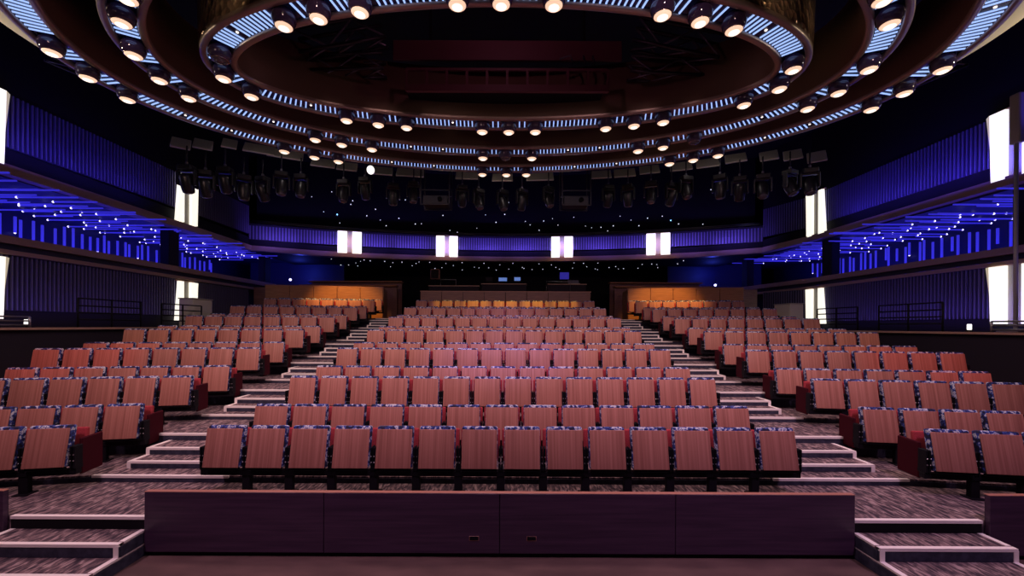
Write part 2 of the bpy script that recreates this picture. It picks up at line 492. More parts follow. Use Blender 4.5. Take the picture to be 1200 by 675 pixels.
LENS = MB().lathe(lp[:1] + lp, 28).mesh('lens', M['lens']); LENSO = MB().lathe(lp, 28).mesh('lens', M['lensoff'])
CORE = MB().lathe(lc_, 28).mesh('bulb_glow', M['core']); COREO = MB().lathe(lc_, 28).mesh('bulb_glow', M['lensoff'])
for rk in (1, 2, 3):
    a, b = AB[rk]
    K = int(round(28 * (a + b)))
    path, nrm, per = ellipse(a, b, K)
    t = thing('ceiling_ring', {1: 'innermost oval ceiling ring with hammered bronze side and blue light bars',
                               2: 'middle oval ceiling ring with brown sides and blue light bars',
                               3: 'largest outermost oval ceiling ring with cream flared edge and blue light bars'}[rk], 'ceiling ring', (0, 0, 0), 0, 'oval ceiling rings')
    top = 8.05
    MB().sweep(path, nrm, [(.155, HZ + .03), (-.155, HZ + .03)]).build('light_band', M['band'], t)
    MB().sweep(path, nrm, [(-.155, HZ + .03), (-.160, HZ), (-.175, HZ - .015), (-.245, HZ - .015), (-.262, HZ + .003), (-.265, HZ + .05)], smooth=True).build('inner_rim', M['rim'], t)
    MB().sweep(path, nrm, [(.155, HZ + .03), (.160, HZ), (.175, HZ - .015), (.245, HZ - .015), (.262, HZ + .003), (.265, HZ + .05)], smooth=True).build('outer_rim', M['rim'], t)
    MB().sweep(path, nrm, [(-.265, HZ + .05), (-.285, HZ + .3), (-.30, top), (-.2, top)], smooth=True).build('inner_face', M['ringface'], t)
    if rk < 3:
        MB().sweep(path, nrm, [(.265, HZ + .05), (.28, HZ + .3), (.30, top), (.2, top)], smooth=True).build('outer_face', M['hammered'] if rk == 1 else M['ringface'], t)
    else:
        MB().sweep(path, nrm, [(.265, HZ + .05), (.55, HZ + .20), (.85, HZ + .36), (.86, top), (.8, top)], smooth=False).build('flared_skirt', M['skirt'], t)
    # lamp stations along the ring
    st = []
    def nearest(x, y):
        return min(range(K), key=lambda i: (path[i][0] - x)**2 + (path[i][1] - y)**2) * per / K
    def point(s):
        u = (s / per * K) % K; i = int(u); f = u - i; j = (i + 1) % K
        x = path[i][0] * (1 - f) + path[j][0] * f; y = path[i][1] * (1 - f) + path[j][1] * f
        nx = nrm[i][0] * (1 - f) + nrm[j][0] * f; ny = nrm[i][1] * (1 - f) + nrm[j][1] * f
        return x, y, nx, ny
    trios = []
    for nm, pts in LAMPS[rk]:
        mid = at_height(pts[1][0], pts[1][1], HZ - .05)
        sm = nearest(mid.x, mid.y)
        trios.append((nm, sm, pts))
    if rk > 1:                       # trios of the near side, above the picture
        for ang, nm in ((215, 'near left'), (270, 'near centre'), (325, 'near right')):
            sm = nearest(RCX + a * math.cos(R(ang)), RCY + b * math.sin(R(ang)))
            trios.append((nm, sm, None))
    for nm, sm, pts in trios:
        dirn = 1
        if pts:
            p0 = at_height(*pts[0], HZ - .05); s0 = nearest(p0.x, p0.y)
            d0 = (s0 - sm + per / 2) % per - per / 2
            dirn = -1 if d0 > 0 else 1
        for q in range(3):
            if pts:
                pw = at_height(*pts[q], HZ - .05); s = nearest(pw.x, pw.y)
            s = sm + dirn * (q - 1) * .64 if not pts or abs(((s - sm + per / 2) % per - per / 2) - dirn * (q - 1) * .64) > .12 else s
            x, y, nx, ny = point(s % per); st.append(s % per)
            off = (rk, nm, q) in OFF
            seq = ['first', 'middle', 'last'][q] if 'centre' not in nm else ['left', 'middle', 'right'][q]
            lo = thing('globe_lamp', f'{"unlit" if off else "glowing"} glass globe under the {RNAME[rk]} ceiling ring, {seq} of its {nm} trio', 'lamp', (x, y, HZ - .05), 0, 'glass globe lamps under the ceiling rings')
            link('glass_globe', GLOBE, lo); link('collar', COLL, lo); link('lens_rim', RIMG, lo)
            le = link('lens', LENSO if off else LENS, lo); le['label'] = 'dark lens' if off else 'warm glowing lens'
            link('bulb_glow', COREO if off else CORE, le)
            lamp_spots.append((x, y, off))
    st.sort()
    # light bars between the lamp stations
    for i, s0 in enumerate(st):
        s1 = st[(i + 1) % len(st)] + (per if i == len(st) - 1 else 0)
        L = s1 - s0 - .36
        nb = max(2, int(L / .086)) if L > .1 else 0
        mb = MB(); gap = nb // 3 if nb > 14 else -9; gap2 = (2 * nb) // 3 if nb > 24 else -9
        for q in range(nb):
            s = s0 + .18 + L * (q + .5) / nb
            x, y, nx, ny = point(s); an = math.atan2(ny, nx)
            mt = Matrix.Translation((x, y, HZ + .022)) @ Matrix.Rotation(an, 4, 'Z')
            if q in (gap, gap2):
                MB().lathe([(.022, 0), (.018, -.012), (0, -.016)], 10, mt).build('indicator', M['dot'], t); continue
            mb.box((0, 0, 0), (.285, .022, .016), mt)
        if nb: mb.build('light_bars', M['bar'], t)

# ----------------------------------------------------- gantry inside the ring
gy = 8.15
def gp(px, py, y=gy): return at_depth(px, py, y)
t = thing('gantry', 'dark red rigging gantry hanging inside the inner ceiling ring', 'gantry', (0, 0, 0))
A, Bq = gp(455, 38), gp(731, 62)
MB().box(((A.x + Bq.x) / 2, gy + .25, (A.z + Bq.z) / 2), (Bq.x - A.x, .06, A.z - Bq.z), bev=.01).build('header_panel', M['gantry'], t)
A, Bq = gp(475, 82), gp(711, 107)
mb = MB().box(((A.x + Bq.x) / 2, gy, A.z), (Bq.x - A.x, .05, .05)).box(((A.x + Bq.x) / 2, gy, Bq.z + .05), (Bq.x - A.x, .07, .13))
mb.build('walkway_frame', M['gantry'], t)
for i in range(11):
    x = A.x + (Bq.x - A.x) * i / 10
    MB().box((x, gy, (A.z + Bq.z) / 2), (.05, .04, A.z - Bq.z)).build('upright', M['gantry'], t)
MB().box((0, gy + .35, Bq.z + .1), (Bq.x - A.x, .6, .03)).build('deck', M['dark'], t)
for sx in (-1, 1):
    MB().box(((A.x + Bq.x) / 2 + sx * 1.6, gy + .3, 9.4), (.05, .05, 2.4)).build('hanger', M['black'], t)
for px_ in (668, 683, 694):
    c = gp(px_, 62); e = gp(px_ - 4, 80)
    cab = MB().tube([c + Vector((-.22 if px_ == 668 else 0, .1, -.05)), c + Vector((0, .1, .02)), c + Vector((.05, .1, -.12)), e + Vector((.03, .1, 0))], .018, 6).build('hanging_cable', M['riggrey'])
    tag(cab, {668: 'looped grey cable on the gantry, widest of three', 683: 'short grey cable on the gantry, second of three', 694: 'short grey cable on the gantry, nearest the right truss'}[px_], 'cable')
def truss(name, p0, p1, h, label, r=.03, w=.3):
    t = thing(name, label, 'truss', p0)
    d = p1 - p0; L = d.length; u = d.normalized(); sd = u.cross(Vector((0, 0, 1))).normalized(); up = sd.cross(u)
    mb = MB(); corners = [(-w / 2, 0), (w / 2, 0), (w / 2, h), (-w / 2, h)]
    for a_, c_ in corners: MB().tube([sd * a_ + up * c_, d + sd * a_ + up * c_], r, 8).build('chord', M['rigblack'], t)
    n = max(2, int(L / .45))
    for i in range(n):
        q0, q1 = u * (L * i / n), u * (L * (i + 1) / n)
        for a_ in (-w / 2, w / 2):
            z0, z1 = (0, h) if i % 2 else (h, 0)
            mb.tube([q0 + sd * a_ + up * z0, q1 + sd * a_ + up * z1], r * .6, 6)
        mb.tube([q0 - sd * w / 2, q1 + sd * w / 2], r * .6, 6)
    mb.build('lattice', M['riggrey'], t)
    return t
truss('roof_truss', gp(352, 68, 7.9), gp(452, 50, 8.1), .45, 'black lattice truss on the left of the gantry', .035)
truss('roof_truss', gp(738, 52, 8.1), gp(838, 72, 7.9), .45, 'black lattice truss on the right of the gantry', .035)
truss('roof_truss', gp(366, 88, 8.2), gp(450, 86, 8.3), .3, 'low black lattice truss by the gantry left end', .03)
truss('roof_truss', gp(735, 88, 8.3), gp(820, 92, 8.2), .3, 'low black lattice truss by the gantry right end', .03)

# ------------------------------------------------------ fascia, walls, balconies
def ribbed(name, pts, z0, z1, pitch, m, depth=.045, fin=.026):
    """vertical fins on a backing darkened for the shade between them, along a polyline, facing the left-hand side of the run"""
    mb = MB(); bk = runbox(MB(), pts, z0, z1, .06, 0)
    for (xa, ya), (xb, yb) in zip(pts[:-1], pts[1:]):
        L = math.dist((xa, ya), (xb, yb)); ux, uy = (xb - xa) / L, (yb - ya) / L
        an = math.atan2(uy, ux)
        n = max(1, int(L / pitch))
        for i in range(n):
            s = L * (i + .5) / n
            mb.box((0, 0, (z0 + z1) / 2), (fin, depth * 2, z1 - z0 - .02), Matrix.Translation((xa + ux * s, ya + uy * s, 0)) @ Matrix.Rotation(an, 4, 'Z'))
    o = bk.build(name, M['backing'])
    mb.build('ribs', m, o)
    return o
def runbox(mb, pts, z0, z1, back, front, dz=None):
    z0_, z1_ = z0, z1
    """solid strip along a polyline: from `back` behind to `front` before the line (left-hand side is front)"""
    off = []
    for i, (x, y) in enumerate(pts):
        a_ = pts[max(i - 1, 0)]; c_ = pts[min(i + 1, len(pts) - 1)]
        L = math.dist(a_, c_); nx, ny = -(c_[1] - a_[1]) / L, (c_[0] - a_[0]) / L
        off.append((nx, ny))
    k = len(pts); vs = []
    for q_, ((x, y), (nx, ny)) in enumerate(zip(pts, off)):
        if dz: z0, z1 = z0_ + dz(x, y), z1_ + dz(x, y)
        vs += [(x + nx * front, y + ny * front, z0), (x + nx * front, y + ny * front, z1), (x - nx * back, y - ny * back, z1), (x - nx * back, y - ny * back, z0)]
    fs = [(0, 1, 2, 3), tuple((k - 1) * 4 + j for j in (3, 2, 1, 0))]
    for i in range(k - 1):
        for j in range(4):
            j2 = (j + 1) % 4
            fs.append((i * 4 + j, (i + 1) * 4 + j, (i + 1) * 4 + j2, i * 4 + j2))
    mb.add(vs, fs); return mb
# polylines run so that the hall lies on their left
arcR, arcL = [], []
ARC = []
for i in range(25):
    u = -1 + 2 * i / 24
    ARC.append((-u * 11.75, 21.0 - 2.5 * u * u))          # from right to left, hall on the left
LEFT = [(WL, 18.5), (WL, 6.0)]                              # back to front
RIGHT = [(WR, 6.0), (WR, 16.6), (11.75, 18.5)]
o = ribbed('trim_1', LEFT, 6.67, 7.93, .10, M['rib']); struct(o)
o = ribbed('trim_2', RIGHT, 6.62, 7.88, .10, M['rib']); struct(o)
o = ribbed('trim_3', ARC, 6.42, 7.06, .12, M['rib'], .035, .05); struct(o)
o = ribbed('trim_4', LEFT, 2.82, 4.13, .10, M['rib']); struct(o)
o = ribbed('trim_5', RIGHT, 2.75, 4.08, .10, M['rib']); struct(o)
full = RIGHT + ARC[1:-1] + LEFT
# upper ledge round the hall
def sag(x, y): return -.20 * max(0, min(1, (y - 16) / 3.5))
struct(runbox(MB(), full, 6.04, 6.27, .25, .16, sag).build('trim_6', M['ledge']))
struct(runbox(MB(), RIGHT, 6.27, 6.64, .20, .02, sag).build('trim_7', M['dark']))
struct(runbox(MB(), LEFT, 6.27, 6.68, .20, .02, sag).build('trim_15', M['dark']))
struct(runbox(MB(), ARC, 6.26, 6.56, .20, .02, sag).build('trim_16', M['dark']))
# dark walls above
struct(runbox(MB(), RIGHT, 7.88, 10.6, .2, .0).build('wall_right_upper', M['dark']))
struct(runbox(MB(), LEFT, 7.93, 10.6, .2, .0).build('wall_left_upper', M['dark']))
struct(runbox(MB(), ARC, 7.06, 7.14, .2, .05).build('trim_8', M['wall']))
star_wall = [(x, y + .6) for x, y in ARC]
struct(runbox(MB(), star_wall, 7.0, 10.6, .2, .0).build('wall_back_upper', M['dark']))
# balcony slab behind the back ledge: its underside is the dark soffit with star lights
sof = MB()
poly = [(x, y + .1) for x, y in ARC] + [(-11.75, 25.3), (11.75, 25.3)]
sof.prism(poly, 5.86, 6.2)
struct(sof.build('ceiling_soffit', M['dark']))
# lower rails and ledges, side recess ceilings and back walls
for sd, nm, W in ((-1, 'left', WL), (1, 'right', WR)):
    run = [(WL, 20.6), (WL, 6.0)] if sd < 0 else [(WR, 6.0), (WR, 16.6), (11.9, 20.6)]
    zz = 0 if sd < 0 else -.06
    struct(runbox(MB(), run, 4.40 + zz, 4.58 + zz, .12, .08).build(f'trim_{9 if sd < 0 else 10}', M['ledge']))
    struct(runbox(MB(), run, 4.14 + zz, 4.24 + zz, .10, .12).build(f'trim_{11 if sd < 0 else 12}', M['ledge']))
    struct(runbox(MB(), run, 4.22, 4.42, .15, -.04).build(f'wall_{nm}_gap', M['recess']))  # dark fill across the open gap, standing in for its dim interior
    struct(runbox(MB(), run, 0.0, 2.80, .15, .0).build(f'wall_{nm}_lower', M['wall']))
    struct(runbox(MB(), run, 2.6, 4.15, .15, -.03).build(f'wall_{nm}_dado', M['wall']))
    xo = -16.05 if sd < 0 else 16.75; xi = W + sd * .1
    struct(MB().box(((xo + xi) / 2, 14.5, 6.03), (abs(xo - xi), 19, .12)).build(f'ceiling_{nm}', M['recess']))
    struct(MB().box(((xo + xi) / 2, 14.5, 4.0), (abs(xo - xi), 19, .12)).build(f'floor_{nm}', M['recess']))
    xb = -15.2 if sd < 0 else 15.9
    struct(MB().box((xb, 14.5, 5.05), (.1, 19, 2.1)).build(f'wall_{nm}_recess', M['recess']))
    # blue tubes hung under the recess ceiling
    tubemesh = {}
    for r_ in range(26):
        for c_ in range(4):
            y = 8.2 + r_ * .5 + random.uniform(-.2, .2)
            L = random.choice((.9, 1.2, 1.6))
            if (sd, L) not in tubemesh:
                tubemesh[(sd, L)] = MB().tube([(0, 0, 0), (-sd * L, 0, 0)], .022, 6).mesh('tube', M['tube'])
                tubemesh['tip'] = MB().lathe([(0, .030), (.021, .021), (.030, 0), (.021, -.021), (0, -.030)], 8).mesh('tip', M['tip'])
            x = W + sd * (.85 + c_ * .72 + random.uniform(-.2, .2))
            tt = thing('light_tube', f'level blue light tube under {nm} balcony ceiling, {ordn(c_ + 1)} from the rail, {ordn(r_ + 1)} row from stage', 'light tube',
                       (x, y, 5.92 - random.uniform(0, .12)), 0, 'blue ceiling light tubes')
            link('tube', tubemesh[(sd, L)], tt); link('tip', tubemesh['tip'], tt)['label'] = 'bright white tip'
    for r_ in range(46):
        y = 8.2 + r_ * .28 + random.uniform(-.1, .1)
        L = random.choice((.5, .8, 1.1, 1.3))
        if ('v', L) not in tubemesh: tubemesh[('v', L)] = MB().tube([(0, 0, 0), (0, 0, L)], .035, 8).mesh('tube', M['uptube'])
        tt = thing('light_tube', f'upright blue light tube on {nm} balcony back wall, {ordn(r_ + 1)} from the stage', 'light tube',
                   (xb - sd * .14, y, 5.85 - L - random.uniform(0, .2)), 0, 'upright blue light tubes')
        link('tube', tubemesh[('v', L)], tt)
        if r_ % 3 == 0: link('tip', tubemesh['tip'], tt)['label'] = 'bright white tip'

# pillars
for i, (x, y, s) in enumerate(((WL - .34, 14.6, .45), (WL - .34, 20.3, .5), (WR + .34, 16.0, .5), (12.3, 20.6, .5), (WL - .34, 9.1, .45), (WR + .34, 9.9, .45))):
    struct(MB().box((x, y, 5.2), (.34, s, 2.05), bev=.02).build('pillar', M['wall']))
    struct(MB().box((x, y, 3.4), (.34, s, 1.6), bev=.02).build('pillar', M['wall']))

# ------------------------------------------------------------ strip fixtures
def fixture(x, y, u, nrm, z0, z1, gap, wn, wf, ret, dep, skew, label):
    """u points away from the camera along the wall; near panel on -u, far panel on +u with a tapering cream return"""
    t = thing('strip_light', label, 'wall light', (x, y, 0), 0, 'tall white strip lights')
    U, N = Vector(u), Vector(nrm); g = gap / 2
    def hexa(a0, a1, b0, b1, k0, k1, kk0=None, kk1=None):   # a: s-range at the foot, b: at the head, k: depth range (kk at the far edge)
        kk0 = k0 if kk0 is None else kk0; kk1 = k1 if kk1 is None else kk1
        vs = []
        for z, (p, q) in ((z0, (a0, a1)), (z1, (b0, b1))):
            vs += [U * p + N * k0 + Vector((0, 0, z)), U * q + N * kk0 + Vector((0, 0, z)), U * q + N * kk1 + Vector((0, 0, z)), U * p + N * k1 + Vector((0, 0, z))]
        return vs, [(0, 1, 2, 3), (4, 7, 6, 5), (0, 4, 5, 1), (1, 5, 6, 2), (2, 6, 7, 3), (3, 7, 4, 0)]
    MB().add(*hexa(-g, g, -g, g, 0, .02)).build('back_plate', M['plate'], t)
    MB().add(*hexa(-g - wn - skew, -g, -g - wn, -g, 0, dep)).build('light_panel', M['strip'], t)
    MB().add(*hexa(g, g + wf - skew * .3, g, g + wf, 0, dep)).build('light_panel', M['strip'], t)
    if ret: MB().add(*hexa(g + wf - skew * .3 + .002, g + wf - skew * .3 + .02, g + wf + .002, g + wf + ret, 0, dep, 0, .01)).build('side_return', M['stripside'], t)['label'] = 'dim cream side return'
    MB().box((0, 0, z1 + .03), (gap + wn + wf, .06, .05), Matrix.Rotation(math.atan2(u[1], u[0]), 4, 'Z') @ Matrix.Translation((0, 0, 0)), bev=.01).build('top_cap', M['ledge'], t)
    return t
for sd, nm, W, ys in ((-1, 'left', WL, (8.93, 14.8)), (1, 'right', WR, (9.84, 16.18))):
    for k, y in enumerate(ys):
        which = ('front', 'rear')[k]
        for z0, z1, ul in ((6.20, 7.92, 'upper'), (2.62, 4.06, 'lower')):
            fixture(W - sd * .05, y, (0, 1, 0), (-sd, 0, 0), z0, z1, .33, .18, .33, .15, .11, .13, f'{ul} white strip light pair on the {which} pillar of the {nm} wall')
for px_, pos in ((410, 'far left'), (523.5, 'centre left'), (658, 'centre right'), (770.5, 'far right')):
    best = min(((px_ - (PX + F * (x - CAMX) / y)) ** 2, x, y) for u in [i / 400 for i in range(-400, 401)] for x, y in ((u * 11.75, 21.0 - 2.5 * u * u),))
    x, y = best[1], best[2]; u = x / 11.75
    tx, ty = 1.0, -5.0 * u / 11.75; L = math.hypot(tx, ty); tx /= L; ty /= L
    fixture(x + ty * .08, y - tx * .08, (tx, ty, 0), (ty, -tx, 0), 6.02, 7.08, .25, .42, .42, 0, .12, 0, f'white strip light pair on the back balcony front, {pos} of four')
for o in bpy.data.objects:
    if o.name.startswith('back_plate'): pass
WARM_FRONTS = [o for o in bpy.data.objects if o.name.startswith('strip_light') and 'back balcony' in o.get('label', '')]
# rim rails above the back fascia
for q, (z, dy, r) in enumerate(((7.34, .25, .025), (7.24, .12, .03))):
    rl = MB().tube([(x, y + dy, z) for x, y in ARC], r, 8).build('balcony_rail', M['steel'])
    tag(rl, ['upper steel rail along the back balcony front', 'lower steel rail along the back balcony front'][q], 'rail')
    
# ---------------------------------------------------------------- star lights
SM_ = MB().lathe([(0, .02), (.014, .014), (.02, 0), (.014, -.014), (0, -.02)], 8)
smesh, sblue = SM_.mesh('star_light', M['star']), SM_.mesh('star_light', M['bluestar'])
def star(v, label, group, m=smesh, s=1.0):
    o = link('star_light', m); o.location = v; o.scale = (s, s, s); tag(o, label, 'star light', group)
rs = random.Random(3)
for i in range(52):                                            # on the dark wall above the back balcony
    u = -0.86 + 1.72 * (i + rs.random() * .9) / 52
    x, y = u * 11.75, 21.0 - 2.5 * u * u + .56
    star((x, y, rs.choice((7.65, 7.75, 8.1, 8.5, 9.0)) + rs.uniform(-.22, .22)), 'tiny white star light on the dark wall above the back balcony', 'stars above the back balcony', s=rs.uniform(.9, 1.5))
for i in range(56):                                            # under the back balcony
    u = -0.80 + 1.6 * (i + rs.random() * .8) / 56
    star((u * 11.75, 21.0 - 2.5 * u * u + .5 + rs.uniform(0, 2.9), 5.85), 'tiny white star light in the soffit under the back balcony', 'stars under the back balcony', s=rs.uniform(.9, 1.4))
v = at_depth(394, 252, 19.5); star(v, 'small blue star light above the left end of the back balcony', 'blue stars', sblue, 1.8)
v = at_depth(786, 257, 19.5); star(v, 'small blue star light above the right end of the back balcony', 'blue stars', sblue, 1.6)
for o in bpy.data.objects:
    if o.get('group') == 'blue stars': o.location.y += .05

# -------------------------------------------------------------- lighting rig
rigpts = []
for i in range(13):
    a_ = R(205 - 230 * i / 12) if False else R(172 - 164 * i / 12)
    rigpts.append(Vector((RCX + 9.6 * math.cos(a_), 7.4 + 6.4 * math.sin(a_), 8.0)))
for i in range(12):
    truss('rig_truss', rigpts[i].lerp(rigpts[i + 1], .06), rigpts[i].lerp(rigpts[i + 1], .94), .35, f'black lattice rig truss behind the rings, {ordn(i + 1)} bay from the left', .03)
def moving_head(p, rx, ry, label, grp='moving head stage lights'):
    t = thing('stage_light', label, 'stage light', p, ry, grp)
    MB().box((0, 0, -.07), (.34, .26, .14), bev=.02).build('base', M['rigblack'], t)
    MB().box((0, 0, .04), (.06, .06, .10), bev=.01).build('clamp', M['riggrey'], t)
    y = MB().box((-.20, 0, -.30), (.045, .12, .38), bev=.012).box((.20, 0, -.30), (.045, .12, .38), bev=.012).box((0, 0, -.15), (.44, .12, .04), bev=.01).build('yoke', M['rigblack'], t)
    h = MB().lathe([(.02, .22), (.11, .21), (.145, .12), (.15, -.05), (.135, -.20), (.125, -.25), (.11, -.255)], 18).build('head', M['rigblack'], t)
    h.location = (0, 0, -.42); h.rotation_euler = (rx, 0, 0)
    ln = MB().lathe([(.112, -.256), (.09, -.272), (.05, -.285), (0, -.288)], 18).build('lens', M['riggrey'], h)
    return t
spots = [(218, 196), (240, 202), (263, 198), (285, 207), (307, 209), (329, 203), (352, 206), (402, 212), (427, 209), (460, 216), (484, 214), (541, 218), (560, 222), (588, 223), (611, 222),
         (642, 219), (712, 217), (735, 216), (762, 212), (786, 214), (803, 206), (843, 204), (866, 206), (893, 203), (925, 198), (948, 196)]
for i, (px_, py_) in enumerate(spots):
    u = (px_ - 590) / 360
    y = 13.4 - 3.0 * u * u
    v = at_depth(px_, py_, y)
    moving_head(v, R(rs.uniform(-28, 28)), R(rs.uniform(-40, 40)), f'black moving-head stage light on the rear rig, {ordn(i + 1)} from the left')
    hg = MB().tube([(v.x, v.y, v.z + .09), (v.x, v.y, v.z + .5)], .02, 6).build('hanger', M['rigblack'], None)
    hg.parent = [o for o in C.objects if o.name.startswith('stage_light')][-1]
    hg.location = -v
for px_, lab in ((511, 'dark rectangular projector cradle hanging left of the centre rig lights'), (673, 'dark rectangular projector cradle hanging right of the centre rig lights')):
    v = at_depth(px_, 212, 12.85)
    t = thing('projector_cradle', lab, 'projector', v)
    mb = MB()
    for sx in (-.44, .44):
        for sy in (-.3, .3): mb.box((sx, sy, 0), (.035, .035, 1.7))
    for z in (-.84, -.4, .84): mb.box((0, -.3, z), (.9, .035, .035)).box((0, .3, z), (.9, .035, .035))
    mb.build('cradle_frame', M['rigblack'], t)
    MB().box((0, 0, -.68), (.78, .55, .28), bev=.02).build('projector_body', M['rigblack'], t)
    MB().lathe([(.07, 0), (.075, .06), (.055, .065), (.05, .03), (0, .03)], 16, Matrix.Translation((.15, -.275, -.68)) @ Matrix.Rotation(R(90), 4, 'X')).build('projector_lens', M['black'], t)
    MB().box((0, 0, 1.3), (.05, .05, 1.0)).build('drop_pole', M['rigblack'], t)
v = at_depth(434, 200, 12.6)
t = thing('white_work_light', 'round white glowing work light just under the outer ceiling ring', 'work light', v)
MB().lathe([(.02, .12), (.09, .10), (.13, 0), (.135, -.03)], 18, Matrix.Rotation(R(-70), 4, 'X') @ Matrix.Rotation(R(10), 4, 'Y')).build('housing', M['riggrey'], t)
MB().lathe([(.13, -.03), (.09, -.05), (0, -.06)], 18, Matrix.Rotation(R(-70), 4, 'X') @ Matrix.Rotation(R(10), 4, 'Y')).build('lens', M['whitelamp'], t)
MB().box((0, .05, .35), (.03, .03, .6)).build('drop_pole', M['rigblack'], t)
# beige acoustic panels behind the rig
cl = [(211, 170, 20), (237, 171, 20), (268, 170, 16), (303, 176, 34), (334, 182, 40), (378, 192, 28), (406, 196, 24), (447, 201, 26), (480, 203, 34), (547, 206, 30), (588, 208, 26), (632, 207, 34), (703, 204, 26),
      (731, 202, 26), (760, 198, 24), (797, 194, 26), (828, 190, 26), (861, 184, 24), (900, 181, 20), (928, 180, 20), (956, 182, 20)]
for i, (px_, py_, wpx) in enumerate(cl):
    u = (px_ - 590) / 370
    y = 14.6 - 3.2 * u * u; v = at_depth(px_, py_, y)
    w = wpx / F * y
    mt = Matrix.Translation(v) @ Matrix.Rotation(-u * .6, 4, 'Z') @ Matrix.Rotation(R(38), 4, 'X')
    o = MB().box((0, 0, 0), (w * .92, .75, .05), bev=.012).build('acoustic_panel', M['cloud'])
    o.matrix_world = mt
    tag(o, f'beige ceiling acoustic panel behind the outer ring, {ordn(i + 1)} from the left', 'acoustic panel', 'beige acoustic panels')

# ----------------------------------------------------------- rear partitions
zf = row_z(14)
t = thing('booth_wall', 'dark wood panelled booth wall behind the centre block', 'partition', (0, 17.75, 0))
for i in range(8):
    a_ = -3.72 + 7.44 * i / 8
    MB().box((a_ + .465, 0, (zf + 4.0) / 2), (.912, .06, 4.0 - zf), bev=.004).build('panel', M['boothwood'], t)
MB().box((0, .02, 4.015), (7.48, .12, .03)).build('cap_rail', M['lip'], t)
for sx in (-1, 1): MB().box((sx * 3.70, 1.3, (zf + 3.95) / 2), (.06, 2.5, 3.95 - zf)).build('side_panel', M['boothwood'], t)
for sd, nm in ((-1, 'left'), (1, 'right')):
    a_ = ANG_L if sd < 0 else ANG_R
    x0 = AL - .25 if sd < 0 else AR + .25
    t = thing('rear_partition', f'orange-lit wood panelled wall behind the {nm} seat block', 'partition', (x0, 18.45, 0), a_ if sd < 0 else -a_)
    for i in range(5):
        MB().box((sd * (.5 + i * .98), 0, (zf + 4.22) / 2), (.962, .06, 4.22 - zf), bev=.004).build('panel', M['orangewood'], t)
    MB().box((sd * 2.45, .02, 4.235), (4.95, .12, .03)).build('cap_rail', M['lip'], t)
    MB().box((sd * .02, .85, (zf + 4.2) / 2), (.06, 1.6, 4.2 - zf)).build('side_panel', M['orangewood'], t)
    MB().box((0, 0, 0), (.01, .01, .01))
    for q, (y, z) in enumerate(((20.6, 4.55), (21.6, 4.86))):
        c = thing('bar_counter', f'long brown bar counter behind the {nm} rear partition, {("front", "back")[q]} one', 'counter', (sd * 7.95, y, zf))
        MB().box((0, 0, z - zf - .04), (4.9, .45, .07), bev=.01).build('counter_top', M['orangewood'], c)
        MB().box((0, .08, (z - zf - .08) / 2), (4.8, .1, z - zf - .08)).build('counter_front', M['boothwood'], c)
    MB().box((sd * 10.7, 18.3, (zf + 4.2) / 2), (1.2, .2, 4.2 - zf)).build('wall_' + nm + '_rear', M['boothwood'])
    struct(bpy.data.objects['wall_' + nm + '_rear'])
    w = MB().box((sd * 11.6, 22.6, 4.9), (5.2, .12, 2.2)).build('wall_' + nm + '_bar', M['recess']); struct(w)
    v = at_depth(340 if sd < 0 else 838, 329 if sd < 0 else 333, 21.8)
    l = thing('bar_lamp', f'small pale blue lamp by the {nm} rear bar', 'lamp', v)
    MB().lathe([(0, .07), (.05, .05), (.07, 0), (.05, -.05), (0, -.07)], 12).build('bulb', M['tip'], l)
    MB().tube([(0, 0, .06), (0, 0, .5)], .012, 6).build('stem', M['black'], l)
# booth furniture
def desk(px0, px1, pyt, y, label, m=M['wall']):
    a_, c_ = at_depth(px0, pyt, y), at_depth(px1, pyt, y)
    t = thing('booth_desk', label, 'desk', ((a_.x + c_.x) / 2, y, zf)); w = c_.x - a_.x; h = a_.z - zf
    MB().box((0, 0, h - .02), (w, .6, .04), bev=.006).build('desk_top', M['ledge'], t)
    MB().box((0, -.25, (h - .04) / 2), (w - .06, .04, h - .04)).build('modesty_panel', m, t)
    for s in (-1, 1): MB().box((s * (w / 2 - .04), .25, (h - .04) / 2), (.05, .05, h - .04)).build('leg', M['black'], t)
    return t, h
desk(503, 562, 335.5, 18.5, 'dark control desk at the left of the booth')
dk, dh = desk(564, 617, 333, 18.7, 'raised dark mixing desk in the middle of the booth')
_, dh2 = desk(640, 686, 333.0, 18.5, 'dark control table at the right of the booth')
def monitor(px_, py_, y, w, h, label, m, zbase):
    v = at_depth(px_, py_, y)
    t = thing('booth_monitor', label, 'monitor', (v.x, y, zbase), 0, 'booth monitors')
    hz = v.z - zbase
    MB().box((0, 0, hz), (w, .04, h), bev=.008).build('bezel', M['black'], t)
    MB().box((0, -.022, hz), (w - .06, .006, h - .06)).build('screen', m, t)
    MB().box((0, .03, (hz - h / 2) / 2 + .01), (.05, .04, max(.03, hz - h / 2 + .04))).box((0, .02, .01), (.2, .14, .02)).build('stand', M['black'], t)
zt = dh + zf
monitor(573, 327.5, 18.75, .34, .22, 'dim monitor on the mixing desk, leftmost of three', M['wall'], zt)
monitor(589, 327.5, 18.75, .44, .22, 'blue-lit monitor on the mixing desk, middle of three', M['screen'], zt)
monitor(606, 327, 18.75, .34, .22, 'blue-lit monitor on the mixing desk, rightmost of three', M['screen'], zt)
v = at_depth(661, 323, 21.5)
t = thing('projected_screen', 'small deep blue screen on a stand behind the right of the booth', 'screen', (v.x, 21.5, zf))
MB().box((0, 0, v.z - zf), (.55, .05, .42), bev=.01).build('bezel', M['black'], t)
MB().box((0, -.03, v.z - zf), (.48, .01, .36)).build('screen', mat('deep_blue_screen', (.01, .01, .1), .4, emit=(.02, .02, .45), strength=.5), t)
